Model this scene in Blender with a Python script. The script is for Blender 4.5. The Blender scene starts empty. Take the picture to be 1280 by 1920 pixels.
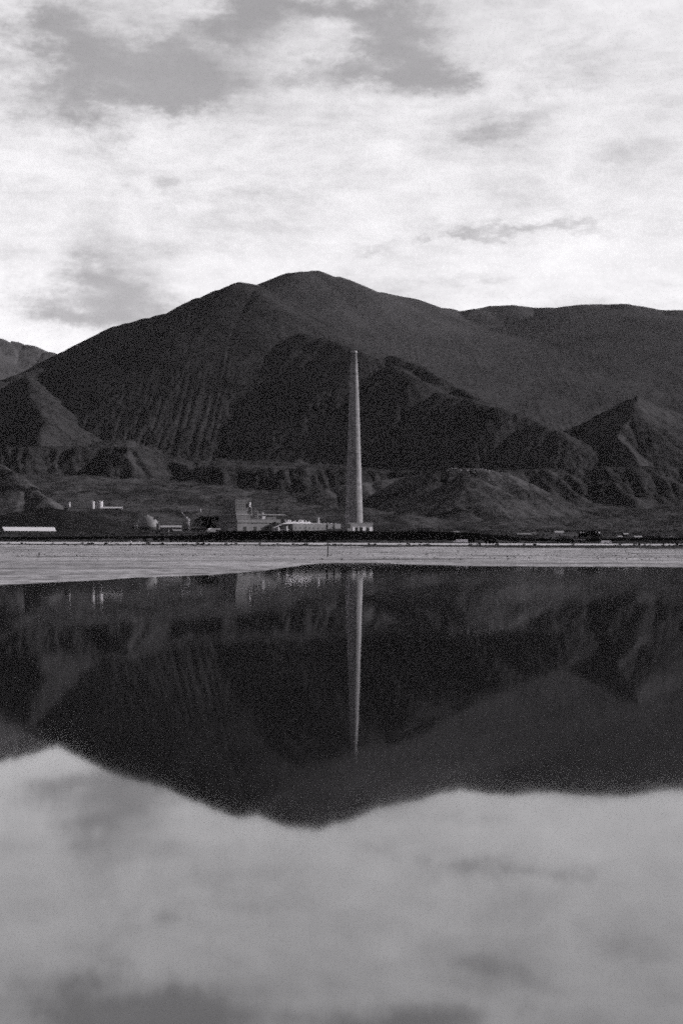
import bpy, math, random
import numpy as np
from mathutils import Vector

random.seed(7)
RNG = np.random.default_rng(11)
C = bpy.context.scene.collection
SC = bpy.context.scene
F = 2667.0          # focal length in photo pixels (50 mm on a 36 mm tall frame)
HC = 2.5            # camera height over the water
HY = 1031.0         # photo row of the horizon

def X_(px, D): return (px - 640.0) / F * D
def Z_(py, D): return (HY - py) / F * D + HC
def P3(px, py, D): return (X_(px, D), D, Z_(py, D))

# ------------------------------------------------------------------ noise
_perm = RNG.permutation(4096)
_ang = RNG.uniform(0, 2 * np.pi, 4096)
_gx, _gy = np.cos(_ang), np.sin(_ang)
def perlin(x, y):
    xi = np.floor(x).astype(np.int64); yi = np.floor(y).astype(np.int64)
    fx = x - xi; fy = y - yi
    def g(ix, iy, dx, dy):
        h = _perm[(_perm[ix & 4095] + iy) & 4095]
        return _gx[h] * dx + _gy[h] * dy
    u = fx * fx * fx * (fx * (fx * 6 - 15) + 10); v = fy * fy * fy * (fy * (fy * 6 - 15) + 10)
    a = g(xi, yi, fx, fy); b = g(xi + 1, yi, fx - 1, fy)
    c = g(xi, yi + 1, fx, fy - 1); d = g(xi + 1, yi + 1, fx - 1, fy - 1)
    return (a + u * (b - a)) * (1 - v) + (c + u * (d - c)) * v
def fbm(x, y, n=4, gain=.5):
    s = 0; a = 1
    for k in range(n):
        s = s + a * perlin(x + 17.3 * k, y - 9.1 * k); x = x * 2.03; y = y * 2.03; a *= gain
    return s
def sstep(x, a, b):
    t = np.clip((x - a) / (b - a), 0, 1); return t * t * (3 - 2 * t)

# ------------------------------------------------------------------ terrain
def ridge(x, y, pts, S, A, r=60., gul=40., lam=170., seed=0., ends=1.0):
    """height of a mountain ridge whose crest runs through pts (x, y, z)"""
    best = np.full(x.shape, -1e9); bd = np.zeros(x.shape); bs = np.zeros(x.shape)
    s0 = 0
    for (p, q) in zip(pts[:-1], pts[1:]):
        dx, dy = q[0] - p[0], q[1] - p[1]; L2 = dx * dx + dy * dy; L = math.sqrt(L2)
        t = np.clip(((x - p[0]) * dx + (y - p[1]) * dy) / L2, 0, 1)
        d = np.hypot(x - p[0] - t * dx, y - p[1] - t * dy)
        de = np.sqrt(d * d + r * r) - r
        h = p[2] + t * (q[2] - p[2]) - A * (1 - np.exp(-de * (S - .26) / A)) - .26 * de - .35 * np.maximum(0, de - 1.6 * A / S)
        m = h > best
        best = np.where(m, h, best); bd = np.where(m, d, bd); bs = np.where(m, s0 + t * L, bs)
        s0 += L
    w = fbm(x / 420 + seed, y / 420, 2) * .9
    fade = sstep(bd, 40, 420) if gul > 22 else sstep(bd, 8, 120)
    g1 = 1 - np.abs(perlin(bs / lam + w + seed, bd / (lam * 6) + seed)) * 2.2
    g2 = 1 - np.abs(perlin(bs / (lam * .36) + w * 2 + 5 + seed, bd / (lam * 2.4))) * 2.2
    g3 = 1 - np.abs(perlin(bs / (lam * .13) + w * 3 + 9 + seed, bd / (lam * 1.2))) * 2.2
    best = best - fade * gul * (.62 * g1 + .28 * g2 + .12 * g3)
    return best + fade * gul * .35 * fbm(x / 90 + seed, y / 90, 3)

def R(lst, jd=.011, jx=4.):
    """crest line from sight-line points, broken up into an uneven course"""
    rn = random.Random(int(lst[0][0] * 7 + lst[-1][1]))
    out = [P3(*lst[0])]
    for a, b in zip(lst[:-1], lst[1:]):
        n = max(1, int(math.hypot(b[0] - a[0], b[1] - a[1]) / 22) + int(abs(b[2] - a[2]) / 160))
        for i in range(1, n + 1):
            t = i / n; e = 0 if i == n else 1
            sl = (b[1] - a[1]) / (b[0] - a[0]) if abs(b[0] - a[0]) > 1 else 0
            q = rn.uniform(-jx, jx) * e
            out.append(P3(a[0] + (b[0] - a[0]) * t + q, a[1] + (b[1] - a[1]) * t + (sl * q if abs(sl) < 2 else 0) + rn.uniform(-.7, .7) * e, (a[2] + (b[2] - a[2]) * t) * (1 + rn.uniform(-jd, jd) * e)))
    return out

R_FAR = R([(300, 640, 8000), (420, 575, 8300), (500, 530, 8500), (545, 512, 8550), (590, 507, 8500), (630, 519, 8450), (680, 541, 8450),
           (740, 554, 8450), (775, 560, 8500), (820, 576, 8500), (865, 583, 8550), (920, 574, 8600), (960, 572, 8600), (1000, 577, 8600),
           (1050, 578, 8600), (1090, 571, 8500), (1170, 570, 8500), (1230, 580, 8500), (1280, 581, 8500), (1400, 572, 8500),
           (1600, 600, 8600), (1900, 640, 8700)])
R_FAR_SP = [R([(1090, 571, 8500), (1150, 655, 7700), (1220, 735, 7000), (1270, 790, 6400)]),
            R([(1280, 581, 8500), (1330, 660, 7600), (1380, 730, 6800)])]
R_MAIN = R([(-500, 800, 5000), (-200, 755, 5200), (0, 716, 5900), (75, 692, 6200), (120, 669, 6600), (170, 637, 6750), (220, 611, 6750), (275, 596, 6700),
            (320, 586, 6700), (338, 586, 6700), (380, 557, 6700), (415, 542, 6700), (450, 528, 6700), (470, 531, 6720), (482, 545, 6600), (505, 575, 6400),
            (560, 622, 6150), (610, 634, 5950), (650, 648, 5800), (700, 668, 5600), (760, 700, 5350), (835, 738, 5050),
            (910, 757, 4850), (960, 776, 4700), (1040, 806, 4500), (1100, 850, 4350)])
R_MAIN_SP = [R([(50, 703, 6050), (55, 715, 5700), (62, 748, 5250), (84, 790, 4850), (70, 838, 4400)]),
             R([(735, 664, 5650), (790, 690, 5450), (835, 713, 5280), (910, 753, 4980), (945, 771, 4800)])]
R_LEFT = R([(-700, 560, 9600), (-300, 590, 9600), (-100, 618, 9500), (0, 635, 9500), (60, 648, 9400), (120, 669, 9300), (240, 720, 9000)])
R_RIGHT = R([(960, 850, 4900), (1000, 832, 4950), (1060, 806, 5000), (1140, 768, 4950), (1180, 748, 4900), (1197, 741, 4880), (1212, 746, 4900), (1240, 762, 5000), (1280, 779, 5100),
             (1400, 755, 5500), (1600, 700, 6200)])
R_RIGHT_SP = [R([(1197, 741, 4880), (1168, 790, 4550), (1158, 822, 4380), (1185, 846, 4230), (1196, 868, 4100)], .02, 9.),
              R([(1280, 779, 5100), (1310, 830, 4600), (1330, 870, 4200)])]
R_KNOLL = R([(480, 945, 3480), (580, 926, 3540), (650, 908, 3580), (720, 899, 3600), (790, 891, 3560), (850, 877, 3520), (900, 879, 3500), (935, 884, 3500), (970, 900, 3480),
             (1010, 926, 3450), (1060, 946, 3420), (1120, 960, 3380)])
R_KNOLL_SP = [R([(880, 880, 3500), (872, 925, 3330), (862, 962, 3180)])]
R_BLUFF = R([(-300, 850, 3100), (-60, 862, 3000), (0, 869, 2950), (25, 885, 2900), (60, 912, 2870), (85, 932, 2830), (102, 948, 2800)])
R_MOUND = R([(-80, 975, 2460), (20, 964, 2480), (85, 951, 2520), (150, 960, 2560), (200, 975, 2600)])

SH_PX = [-900, -300, 0, 100, 170, 250, 400, 500, 560, 600, 660, 700, 760, 900, 1280, 1600, 2200]
SH_PY = [1150, 1122, 1097, 1092, 1089, 1083, 1078, 1070, 1061, 1056, 1055, 1055, 1058.5, 1062, 1064, 1068, 1075]
SH_X = np.array(SH_PX, float); SH_D = HC * F / (np.array(SH_PY) - HY)
ROAD0, ROAD1 = 1478., 1512.

def road_z(px): return 9.75 - (px - 640) * (2.2 / 1280)

def comps(x, y):
    """heights of every landform at (x, y): list in the order of NAMES"""
    px = 640 + F * x / np.maximum(y, 30.)
    # ---- lake bed, beach, verge, road bank and plain
    sd = np.interp(px, SH_X, SH_D)
    wob = fbm(x / 60, y / 60, 3) * 5 * np.clip(sd / 160., .4, 1.4) + fbm(x / 8 + 50, y / 14, 3) * 3.2
    e = y - sd - wob
    zb = np.where(e > 0, .0012 * e, .02 * e)
    zb = np.maximum(zb, -1.2)
    zb = zb + sstep(e, 5, 60) * (fbm(x / 40 + 7, y / 22, 3) * .10)
    rz = road_z(px)
    k = np.interp(y, [0, 500, 700, 1000, 1180, 1400, 1474], [0, 0, .06, .25, .50, .72, .80])
    zb = zb + k * (rz - 1.6)
    zb = zb + sstep(y, 900, 1250) * fbm(x / 35, y / 35, 3) * .35
    # road platform: pale 1.6 m shoulder then the deck
    up = np.clip((y - 1464) / 13., 0, 1)
    zroad = rz + 0 * y
    tot = 1
    left = sstep(px, 700, 100); right = sstep(px, 600, 1100)
    mid = np.clip(1 - left - right, 0, 1); tot = left + right + mid
    DD = [1512, 1540, 1640, 1750, 2000, 2400, 2920, 3000, 3100, 3200, 3450, 3800, 4300]
    pl_ = np.interp(y, DD, [1016.5, 1018, 1017, 1013, 1004, 1000, 993, 980, 958, 946, 928, 894, 880])
    pm_ = np.interp(y, DD, [1018, 1019.5, 1018.5, 1014, 1008, 1003, 995.5, 988, 976, 966, 948, 925, 900])
    pr_ = np.interp(y, DD, [1020, 1021.5, 1020, 1016, 1011, 1004, 994, 989, 981, 974, 961, 947, 905])
    pp_ = (pl_ * left + pr_ * right + pm_ * mid) / tot
    zp = (HY - pp_) / F * np.minimum(y, 4300) + HC + np.maximum(y - 4300, 0) * .03
    zp = zp + sstep(y, 1540, 1800) * fbm(x / 110, y / 130, 4) * np.interp(y, [1500, 2900, 3100, 3500], [.8, 1.6, 4, 9])
    plain = np.where(y < ROAD0 - .4, zb * (1 - up) + zroad * up, np.where(y < 1513, zroad, zp))
    # ---- old lake terrace with a gullied front
    Dt = np.interp(px, [-600, 0, 270, 330, 420, 640, 900, 1100, 1280, 1800], [4150, 4100, 4060, 4020, 3920, 3880, 3900, 3950, 3950, 4000])
    yt = np.interp(px, [-600, 0, 120, 240, 300, 360, 480, 640, 800, 1000, 1130, 1280, 1800], [842, 839, 838, 838, 858, 878, 877, 884, 886, 884, 878, 875, 870])
    zt = (HY - yt) / F * Dt + HC
    gl = (1 - np.abs(perlin(x / 75 + y / 190 + fbm(x / 160, y / 160, 2), y / 420 + 1)) * 2.2) * 12 + (1 - np.abs(perlin(x / 26 + y / 90 + 8, y / 200)) * 2.2) * 8 + fbm(x / 210 + 30, y / 300, 3) * 70
    ed = y - (Dt + gl - 40)
    terr = np.where(ed < 0, zt + ed * .55, zt + np.minimum(ed, 500) * .05 + np.maximum(ed - 500, 0) * .12)
    terr = terr + fbm(x / 60, y / 60, 3) * 4
    # ---- ridges
    main = ridge(x, y, R_MAIN, .62, 1500, 50, 7, 260, 1.)
    for i, sp in enumerate(R_MAIN_SP):
        main = np.maximum(main, ridge(x, y, sp, .62, 900, 20, 18, 130, 3.1 + i))
    far = ridge(x, y, R_FAR, .50, 1600, 60, 6, 330, 21.)
    for i, sp in enumerate(R_FAR_SP):
        q_ = ridge(x, y, sp, .46, 1000, 300, 5, 240, 23.1 + i)
        hk = np.clip(220. - np.abs(far - q_), 0, None) / 220.
        far = np.maximum(far, q_) + hk * hk * 55. * sstep(y, 8350, 7700)        # soft hollows instead of sharp creases
    lft = ridge(x, y, R_LEFT, .42, 1500, 60, 20, 360, 41.)
    rgt = ridge(x, y, R_RIGHT, .74, 900, 12, 20, 110, 51.)
    for i, sp in enumerate(R_RIGHT_SP):
        rgt = np.maximum(rgt, ridge(x, y, sp, .70, 700, 6, 16, 80, 53.1 + i))
    knl = ridge(x, y, R_KNOLL, .62, 260, 45, 8, 80, 61.)
    for sp in R_KNOLL_SP:
        knl = np.maximum(knl, ridge(x, y, sp, .5, 200, 40, 6, 70, 63.))
    blf = ridge(x, y, R_BLUFF, .75, 300, 10, 8, 55, 71.)
    mnd = ridge(x, y, R_MOUND, .34, 60, 20, 4, 60, 75.)
    # ---- slag bank behind the road
    cy = np.interp(px, [-700, -100, 0, 200, 360, 400, 430, 640, 840, 880, 930, 1000, 1100, 1280, 1900], [1009, 1008, 1007, 1006, 1004, 999, 996, 996, 997, 999, 1004, 1010, 1010, 1008, 1008])
    cz = (HY - cy) / F * 1760 + HC + fbm(x / 16, x / 160 + 3, 3) * .7
    bank = cz - np.maximum(0, 1752 - y) * .42 - np.maximum(0, y - 1790) * .42 + fbm(x / 14, y / 14, 3) * .6
    return [plain, bank, mnd, blf, knl, terr, rgt, main, far, lft]
NAMES = ['plain', 'slag_bank', 'scrub_mound', 'bluff', 'knoll', 'terrace', 'foothill', 'mountain', 'far_mountain', 'distant_ridge']

# ---- running water: carve branching gullies into everything that stands above the plain
EX0, EX1, EY0, EY1, ED = -2700., 2700., 2650., 9300., 10.
def erode():
    ex = np.arange(EX0, EX1, ED); ey = np.arange(EY0, EY1, ED)
    gx, gy = np.meshgrid(ex, ey)
    hh = np.array(comps(gx, gy)); h = hh.max(0)
    mask = sstep(h - hh[0], 4, 40)
    h0 = h.copy()
    h = h + (fbm(gx / 70, gy / 70, 4, .6) * np.interp(gy, [3600, 3800, 5500, 6200], [2.5, 5, 4, 1.2]) + fbm(gx / 330 + 9, gy / 330, 3) * np.interp(gy, [3600, 3800, 6300, 7200], [4, 11, 10, 5])) * mask
    start = h.copy()
    ny, nx = h.shape; N = nx * ny
    base = np.arange(N).reshape(ny, nx)
    offs = [(-1, 0, 1.), (1, 0, 1.), (0, -1, 1.), (0, 1, 1.), (-1, -1, 1.414), (-1, 1, 1.414), (1, -1, 1.414), (1, 1, 1.414)]
    def flow(h):
        p = np.pad(h, 1, mode='edge'); best = np.zeros_like(h); rec = base.copy()
        for a, b, d in offs:
            q = p[1 + a:1 + a + ny, 1 + b:1 + b + nx]
            sl = (h - q) / (d * ED); m = sl > best
            best = np.where(m, sl, best)
            rr_ = np.clip(np.arange(ny) + a, 0, ny - 1)[:, None] * nx + np.clip(np.arange(nx) + b, 0, nx - 1)[None]
            rec = np.where(m, rr_, rec)
        rec = rec.ravel(); w = (rec != base.ravel()).astype(float)
        return rec, w, best
    A = np.ones(N)
    for it in range(40):
        rec, w, sl = flow(h)
        for _ in range(60 if it == 0 else 12):
            A = 1 + np.bincount(rec, weights=A * w, minlength=N)
        inc = np.minimum(.085 * np.sqrt(np.minimum(A, 4000).reshape(ny, nx) - .6) * sl * 1.1, 2.) * mask
        dep = np.clip(1 - (start - h) / np.interp(gy, [3000, 3650, 3750, 4300, 5500, 6100], [5, 5, 11, 9, 6, 2.5]), 0, 1)
        h = h - inc * dep
        if it % 2 == 1:
            for _ in range(4):
                p = np.pad(h, 1, mode='edge')
                for a, b, d in offs:
                    h = np.minimum(h, p[1 + a:1 + a + ny, 1 + b:1 + b + nx] + .88 * d * ED)
    dl = h - h0
    # leave the crests and the borders as they are
    edge = np.minimum(np.minimum(gx - EX0, EX1 - gx), np.minimum(gy - EY0, EY1 - gy))
    return dl * sstep(edge, 0, 150)
EROSION = erode()
def eroded(x, y):
    fx = np.clip((x - EX0) / ED, 0, EROSION.shape[1] - 1.001); fy_ = np.clip((y - EY0) / ED, 0, EROSION.shape[0] - 1.001)
    ix = fx.astype(int); iy = fy_.astype(int); tx = fx - ix; ty = fy_ - iy
    e = EROSION
    v = (e[iy, ix] * (1 - tx) + e[iy, ix + 1] * tx) * (1 - ty) + (e[iy + 1, ix] * (1 - tx) + e[iy + 1, ix + 1] * tx) * ty
    return v

def heights(x, y):
    return np.max(np.array(comps(x, y)), axis=0) + eroded(x, y)
def ground(x, y):
    return float(heights(np.array([float(x)]), np.array([float(y)]))[0])

ys = np.concatenate([np.arange(40, 330, 2.5), np.arange(330, 1150, 8), np.arange(1150, 1464, 6),
                     [1464, 1467, 1470, 1473, 1476, 1477.5, 1478.5, 1482, 1490, 1500, 1508, 1512, 1513.5, 1520, 1530],
                     np.arange(1540, 1800, 6), np.arange(1800, 2400, 12), np.arange(2400, 3600, 8), np.arange(3600, 4500, 10), np.arange(4500, 7000, 20),
                     np.arange(7000, 9800, 35), np.arange(9800, 11600, 150)])
us = np.linspace(-.42, .42, 860)
U, Y = np.meshgrid(us, ys)
Xg = U * (Y + 300.)
H = comps(Xg, Y)
HH = np.array(H); ARG = HH.argmax(0); Zg = HH.max(0) + eroded(Xg, Y)
nr, nc = Xg.shape
VERTS = np.stack([Xg.ravel(), Y.ravel(), Zg.ravel()], 1)
idx = np.arange(nr * nc).reshape(nr, nc)
QUADS = np.stack([idx[:-1, :-1], idx[:-1, 1:], idx[1:, 1:], idx[1:, :-1]], -1).reshape(-1, 4)
farg = ARG[:-1, :-1].ravel()
fy = (Y[:-1, :-1] + Y[1:, :-1]).ravel() / 2

def grid_obj(name, mask, m):
    q = QUADS[mask]
    if len(q) == 0: return None
    used, inv = np.unique(q, return_inverse=True)
    v = VERTS[used]; q = inv.reshape(-1, 4)
    me = bpy.data.meshes.new(name)
    me.vertices.add(len(v)); me.vertices.foreach_set('co', v.astype(np.float32).ravel())
    me.loops.add(q.size); me.loops.foreach_set('vertex_index', q.astype(np.int32).ravel())
    me.polygons.add(len(q)); me.polygons.foreach_set('loop_start', (np.arange(len(q)) * 4).astype(np.int32))
    me.polygons.foreach_set('use_smooth', np.ones(len(q), bool))
    me.update(calc_edges=True); me.validate()
    me.materials.append(m)
    o = bpy.data.objects.new(name, me); C.objects.link(o); o['kind'] = 'structure'
    return o

# ------------------------------------------------------------------ materials
TINT = (1.0, .965, 1.02)
def grey(v): return (v * TINT[0], v * TINT[1], v * TINT[2], 1)
class NT:
    def __init__(s, nt): s.nt = nt; s.n = nt.nodes; s.l = nt.links
    def node(s, t, **kw):
        n = s.n.new(t)
        for k, v in kw.items(): setattr(n, k, v)
        return n
    def put(s, sock, v):
        if isinstance(v, bpy.types.NodeSocket): s.l.new(v, sock)
        else: sock.default_value = v
    def math(s, op, a, b=0., c=0., clamp=False):
        n = s.node('ShaderNodeMath', operation=op, use_clamp=clamp)
        s.put(n.inputs[0], a); s.put(n.inputs[1], b); s.put(n.inputs[2], c)
        return n.outputs[0]
    def noise(s, vec, scale, detail=4., rough=.55, dist=0.):
        n = s.node('ShaderNodeTexNoise'); s.put(n.inputs['Vector'], vec)
        n.inputs['Scale'].default_value = scale; n.inputs['Detail'].default_value = detail
        n.inputs['Roughness'].default_value = rough; n.inputs['Distortion'].default_value = dist
        return n
    def ramp(s, fac, stops):
        n = s.node('ShaderNodeValToRGB'); s.put(n.inputs[0], fac)
        e = n.color_ramp.elements
        while len(e) < len(stops): e.new(.5)
        for el, (p, v) in zip(e, stops): el.position = p; el.color = grey(v)
        return n.outputs[0]
    def mix(s, fac, a, b, blend='MIX'):
        n = s.node('ShaderNodeMix', data_type='RGBA', blend_type=blend)
        s.put(n.inputs[0], fac); s.put(n.inputs[6], a); s.put(n.inputs[7], b)
        return n.outputs[2]
    def scale(s, vec, xyz):
        n = s.node('ShaderNodeVectorMath', operation='MULTIPLY'); s.put(n.inputs[0], vec); n.inputs[1].default_value = xyz
        return n.outputs[0]

def base_mat(name):
    m = bpy.data.materials.new(name); m.use_nodes = True
    t = NT(m.node_tree); b = m.node_tree.nodes['Principled BSDF']
    return m, t, b

def land(name, lo, hi, s1=.004, s2=.06, s3=.35, rough=.95, bump=.6, bdist=3., stretch=(1, 1, 1), patch=None, wt=(.40, .38, .37), span=.10):
    m, t, b = base_mat(name)
    pos = t.node('ShaderNodeNewGeometry').outputs['Position']
    v = t.scale(pos, stretch)
    n1 = t.noise(v, s1, 5, .6); n2 = t.noise(v, s2, 4, .65); n3 = t.noise(v, s3, 3, .6)
    f = t.math('MULTIPLY_ADD', n1.outputs[0], wt[0], t.math('MULTIPLY_ADD', n2.outputs[0], wt[1], t.math('MULTIPLY', n3.outputs[0], wt[2])))
    ctr = sum(wt) / 2
    col = t.ramp(f, [(ctr - span, lo), (ctr, (lo + hi) / 2), (ctr + span, hi)])
    if patch:
        pv, ps, pa, pb, pstr = patch
        n4 = t.noise(t.scale(pos, pstr), ps, 5, .62, .6)
        fac = t.math('MULTIPLY', t.math('SUBTRACT', n4.outputs[0], pa), 1 / (pb - pa), clamp=True)
        col = t.mix(fac, col, grey(pv))
    t.put(b.inputs['Base Color'], col)
    b.inputs['Roughness'].default_value = rough; b.inputs['Specular IOR Level'].default_value = 0.
    bp = t.node('ShaderNodeBump'); bp.inputs['Strength'].default_value = bump; bp.inputs['Distance'].default_value = bdist
    t.put(bp.inputs['Height'], t.math('ADD', n2.outputs[0], t.math('MULTIPLY', n3.outputs[0], .5))); t.put(b.inputs['Normal'], bp.outputs[0])
    return m

def paint(name, v, rough=.6, var=.25, scale=.25, spec=.3, metal=0., streak=True):
    m, t, b = base_mat(name)
    pos = t.node('ShaderNodeTexCoord').outputs['Object']
    n1 = t.noise(t.scale(pos, (1, 1, .18 if streak else 1)), scale, 6, .65)
    n2 = t.noise(pos, scale * 7, 3, .6)
    f = t.math('MULTIPLY_ADD', n1.outputs[0], .7, t.math('MULTIPLY', n2.outputs[0], .3))
    t.put(b.inputs['Base Color'], t.ramp(f, [(.3, v * (1 - var)), (.5, v), (.7, min(.9, v * (1 + var * .6)))]))
    b.inputs['Roughness'].default_value = rough; b.inputs['Specular IOR Level'].default_value = spec; b.inputs['Metallic'].default_value = metal
    return m

M = {}
M['plain'] = land('dry_plain', .010, .125, .006, .05, .3, patch=(.03, .010, .50, .62, (1, .6, 1)))
M['slag_bank'] = land('black_slag', .004, .009, .01, .1, .5)
M['scrub_mound'] = land('dark_scrub', .010, .035, .01, .08, .4)
M['bluff'] = land('rocky_bluff', .015, .13, .008, .07, .35)
M['knoll'] = land('rocky_knoll', .015, .125, .008, .05, .3, bump=.8)
M['terrace'] = land('terrace_earth', .014, .075, .006, .04, .25)
M['foothill'] = land('foothill_scrub', .02, .08, .005, .04, .2)
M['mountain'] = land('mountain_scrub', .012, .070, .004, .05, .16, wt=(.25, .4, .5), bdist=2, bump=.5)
M['far_mountain'] = land('far_mountain_hazy_scrub', .045, .115, .003, .05, .15, wt=(.25, .4, .55), span=.085, bump=.35, bdist=2)  # paler than the near scrub: part of the distance haze is in this colour
M['distant_ridge'] = land('distant_ridge_hazy_scrub', .08, .15, .003, .03, .12)  # palest scrub; its lifted base colour stands in for the thicker haze out there
M['beach'] = land('salt_flat', .20, .72, .015, .10, .5, bump=.6, bdist=.25, patch=(.13, .022, .51, .66, (.8, 1, 1)), wt=(.3, .35, .6), span=.09)
M['verge'] = land('road_verge', .025, .13, .012, .06, .3, stretch=(.6, 1, 1), patch=(.04, .02, .48, .60, (.4, 1, 1)))
M['road'] = land('pale_road', .62, .82, .02, .2, 1., bump=.1, bdist=.05)

# ------------------------------------------------------------------ terrain objects
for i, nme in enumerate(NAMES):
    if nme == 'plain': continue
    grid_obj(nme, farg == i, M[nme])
pl = farg == 0
fx_ = (Xg[:-1, :-1] + Xg[1:, 1:]).ravel() / 2
vb = np.interp(640 + F * fx_ / fy, [-400, 0, 600, 900, 1280, 1700], [1330, 1310, 1240, 1120, 1060, 1060]) + fbm(fx_ / 60, fy / 60, 3) * 70
grid_obj('beach', pl & (fy < vb), M['beach'])
grid_obj('verge', pl & (fy >= vb) & (fy < 1464), M['verge'])
grid_obj('road', pl & (fy >= 1464) & (fy < 1514), M['road'])
grid_obj('plain', pl & (fy >= 1514), M['plain'])

# ------------------------------------------------------------------ water
m, t, b = base_mat('lake_water')
pos = t.node('ShaderNodeNewGeometry').outputs['Position']
b.inputs['Base Color'].default_value = grey(.008)
b.inputs['IOR'].default_value = 3.3; b.inputs['Roughness'].default_value = .036
na = t.noise(t.scale(pos, (1, .55, 1)), .35, 3, .5); nb = t.noise(pos, .05, 2, .5)
bp = t.node('ShaderNodeBump'); bp.inputs['Strength'].default_value = 1.; bp.inputs['Distance'].default_value = .0016
t.put(bp.inputs['Height'], t.math('MULTIPLY_ADD', nb.outputs[0], 3.5, na.outputs[0])); t.put(b.inputs['Normal'], bp.outputs[0])
me = bpy.data.meshes.new('water')
me.from_pydata([(-3500, -3500, 0), (3500, -3500, 0), (3500, 900, 0), (-3500, 900, 0)], [], [(0, 1, 2, 3)])
me.materials.append(m); wo = bpy.data.objects.new('water', me); C.objects.link(wo); wo['kind'] = 'structure'

# ------------------------------------------------------------------ mesh builder
class MB:
    def __init__(s): s.v = []; s.f = []; s.sm = []
    def add(s, vs, fs, smooth=False):
        o = len(s.v); s.v += [tuple(p) for p in vs]; s.f += [tuple(i + o for i in f) for f in fs]; s.sm += [smooth] * len(fs); return s
    def box(s, x0, x1, y0, y1, z0, z1):
        return s.add([(x0, y0, z0), (x1, y0, z0), (x1, y1, z0), (x0, y1, z0), (x0, y0, z1), (x1, y0, z1), (x1, y1, z1), (x0, y1, z1)],
                     [(0, 3, 2, 1), (4, 5, 6, 7), (0, 1, 5, 4), (1, 2, 6, 5), (2, 3, 7, 6), (3, 0, 4, 7)])
    def lathe(s, prof, n=24, cx=0, cy=0, smooth=True, cap=True):
        vs = []; fs = []
        for (r, z) in prof:
            for k in range(n):
                a = 2 * math.pi * k / n; vs.append((cx + r * math.cos(a), cy + r * math.sin(a), z))
        for i in range(len(prof) - 1):
            for k in range(n):
                k2 = (k + 1) % n; fs.append((i * n + k, i * n + k2, (i + 1) * n + k2, (i + 1) * n + k))
        s.add(vs, fs, smooth)
        if cap:
            s.add(vs[:n], [tuple(range(n))[::-1]]); s.add(vs[-n:], [tuple(range(n))])
        return s
    def bar(s, p, q, r, n=6):
        p, q = Vector(p), Vector(q); d = (q - p).normalized()
        a = d.orthogonal().normalized(); c = d.cross(a)
        vs = [p + (a * math.cos(2 * math.pi * k / n) + c * math.sin(2 * math.pi * k / n)) * r for k in range(n)]
        vs += [w + (q - p) for w in vs]
        return s.add(vs, [(k, (k + 1) % n, n + (k + 1) % n, n + k) for k in range(n)] + [tuple(range(n))[::-1], tuple(range(n, 2 * n))])
    def beam(s, p, q, w, h):
        p, q = Vector(p), Vector(q); d = (q - p).normalized()
        a = d.cross(Vector((0, 0, 1))).normalized() * w / 2; c = Vector((0, 0, h / 2))
        vs = [p - a - c, p + a - c, p + a + c, p - a + c]; vs += [w_ + (q - p) for w_ in vs]
        return s.add(vs, [(0, 1, 2, 3), (7, 6, 5, 4), (0, 4, 5, 1), (1, 5, 6, 2), (2, 6, 7, 3), (3, 7, 4, 0)])
    def gable(s, x0, x1, y0, y1, z0, z1, ov=.6, th=.4):
        """gable roof, ridge along x"""
        ym = (y0 + y1) / 2
        vs = []
        for x in (x0 - ov, x1 + ov):
            vs += [(x, y0 - ov, z0), (x, ym, z1), (x, y1 + ov, z0), (x, y1 + ov, z0 + th), (x, ym, z1 + th), (x, y0 - ov, z0 + th)]
        fs = [(0, 1, 4, 5)[::-1], (1, 2, 3, 4)[::-1], (6, 7, 10, 11), (7, 8, 9, 10)]
        for k in range(6):
            fs.append((k, (k + 1) % 6, 6 + (k + 1) % 6, 6 + k))
        return s.add(vs, fs)
    def build(s, name, m, parent=None):
        me = bpy.data.meshes.new(name); me.from_pydata(s.v, [], s.f)
        me.polygons.foreach_set('use_smooth', s.sm); me.materials.append(m); me.update()
        o = bpy.data.objects.new(name, me); C.objects.link(o); o.parent = parent
        return o

def thing(name, label, cat, loc, rz=0., group=None):
    o = bpy.data.objects.new(name, None); C.objects.link(o)
    o.location = loc; o.rotation_euler = (0, 0, rz); o['label'] = label; o['category'] = cat
    if group: o['group'] = group
    return o
def tag(o, label, cat, group=None):
    o['label'] = label; o['category'] = cat
    if group: o['group'] = group
    return o

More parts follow.
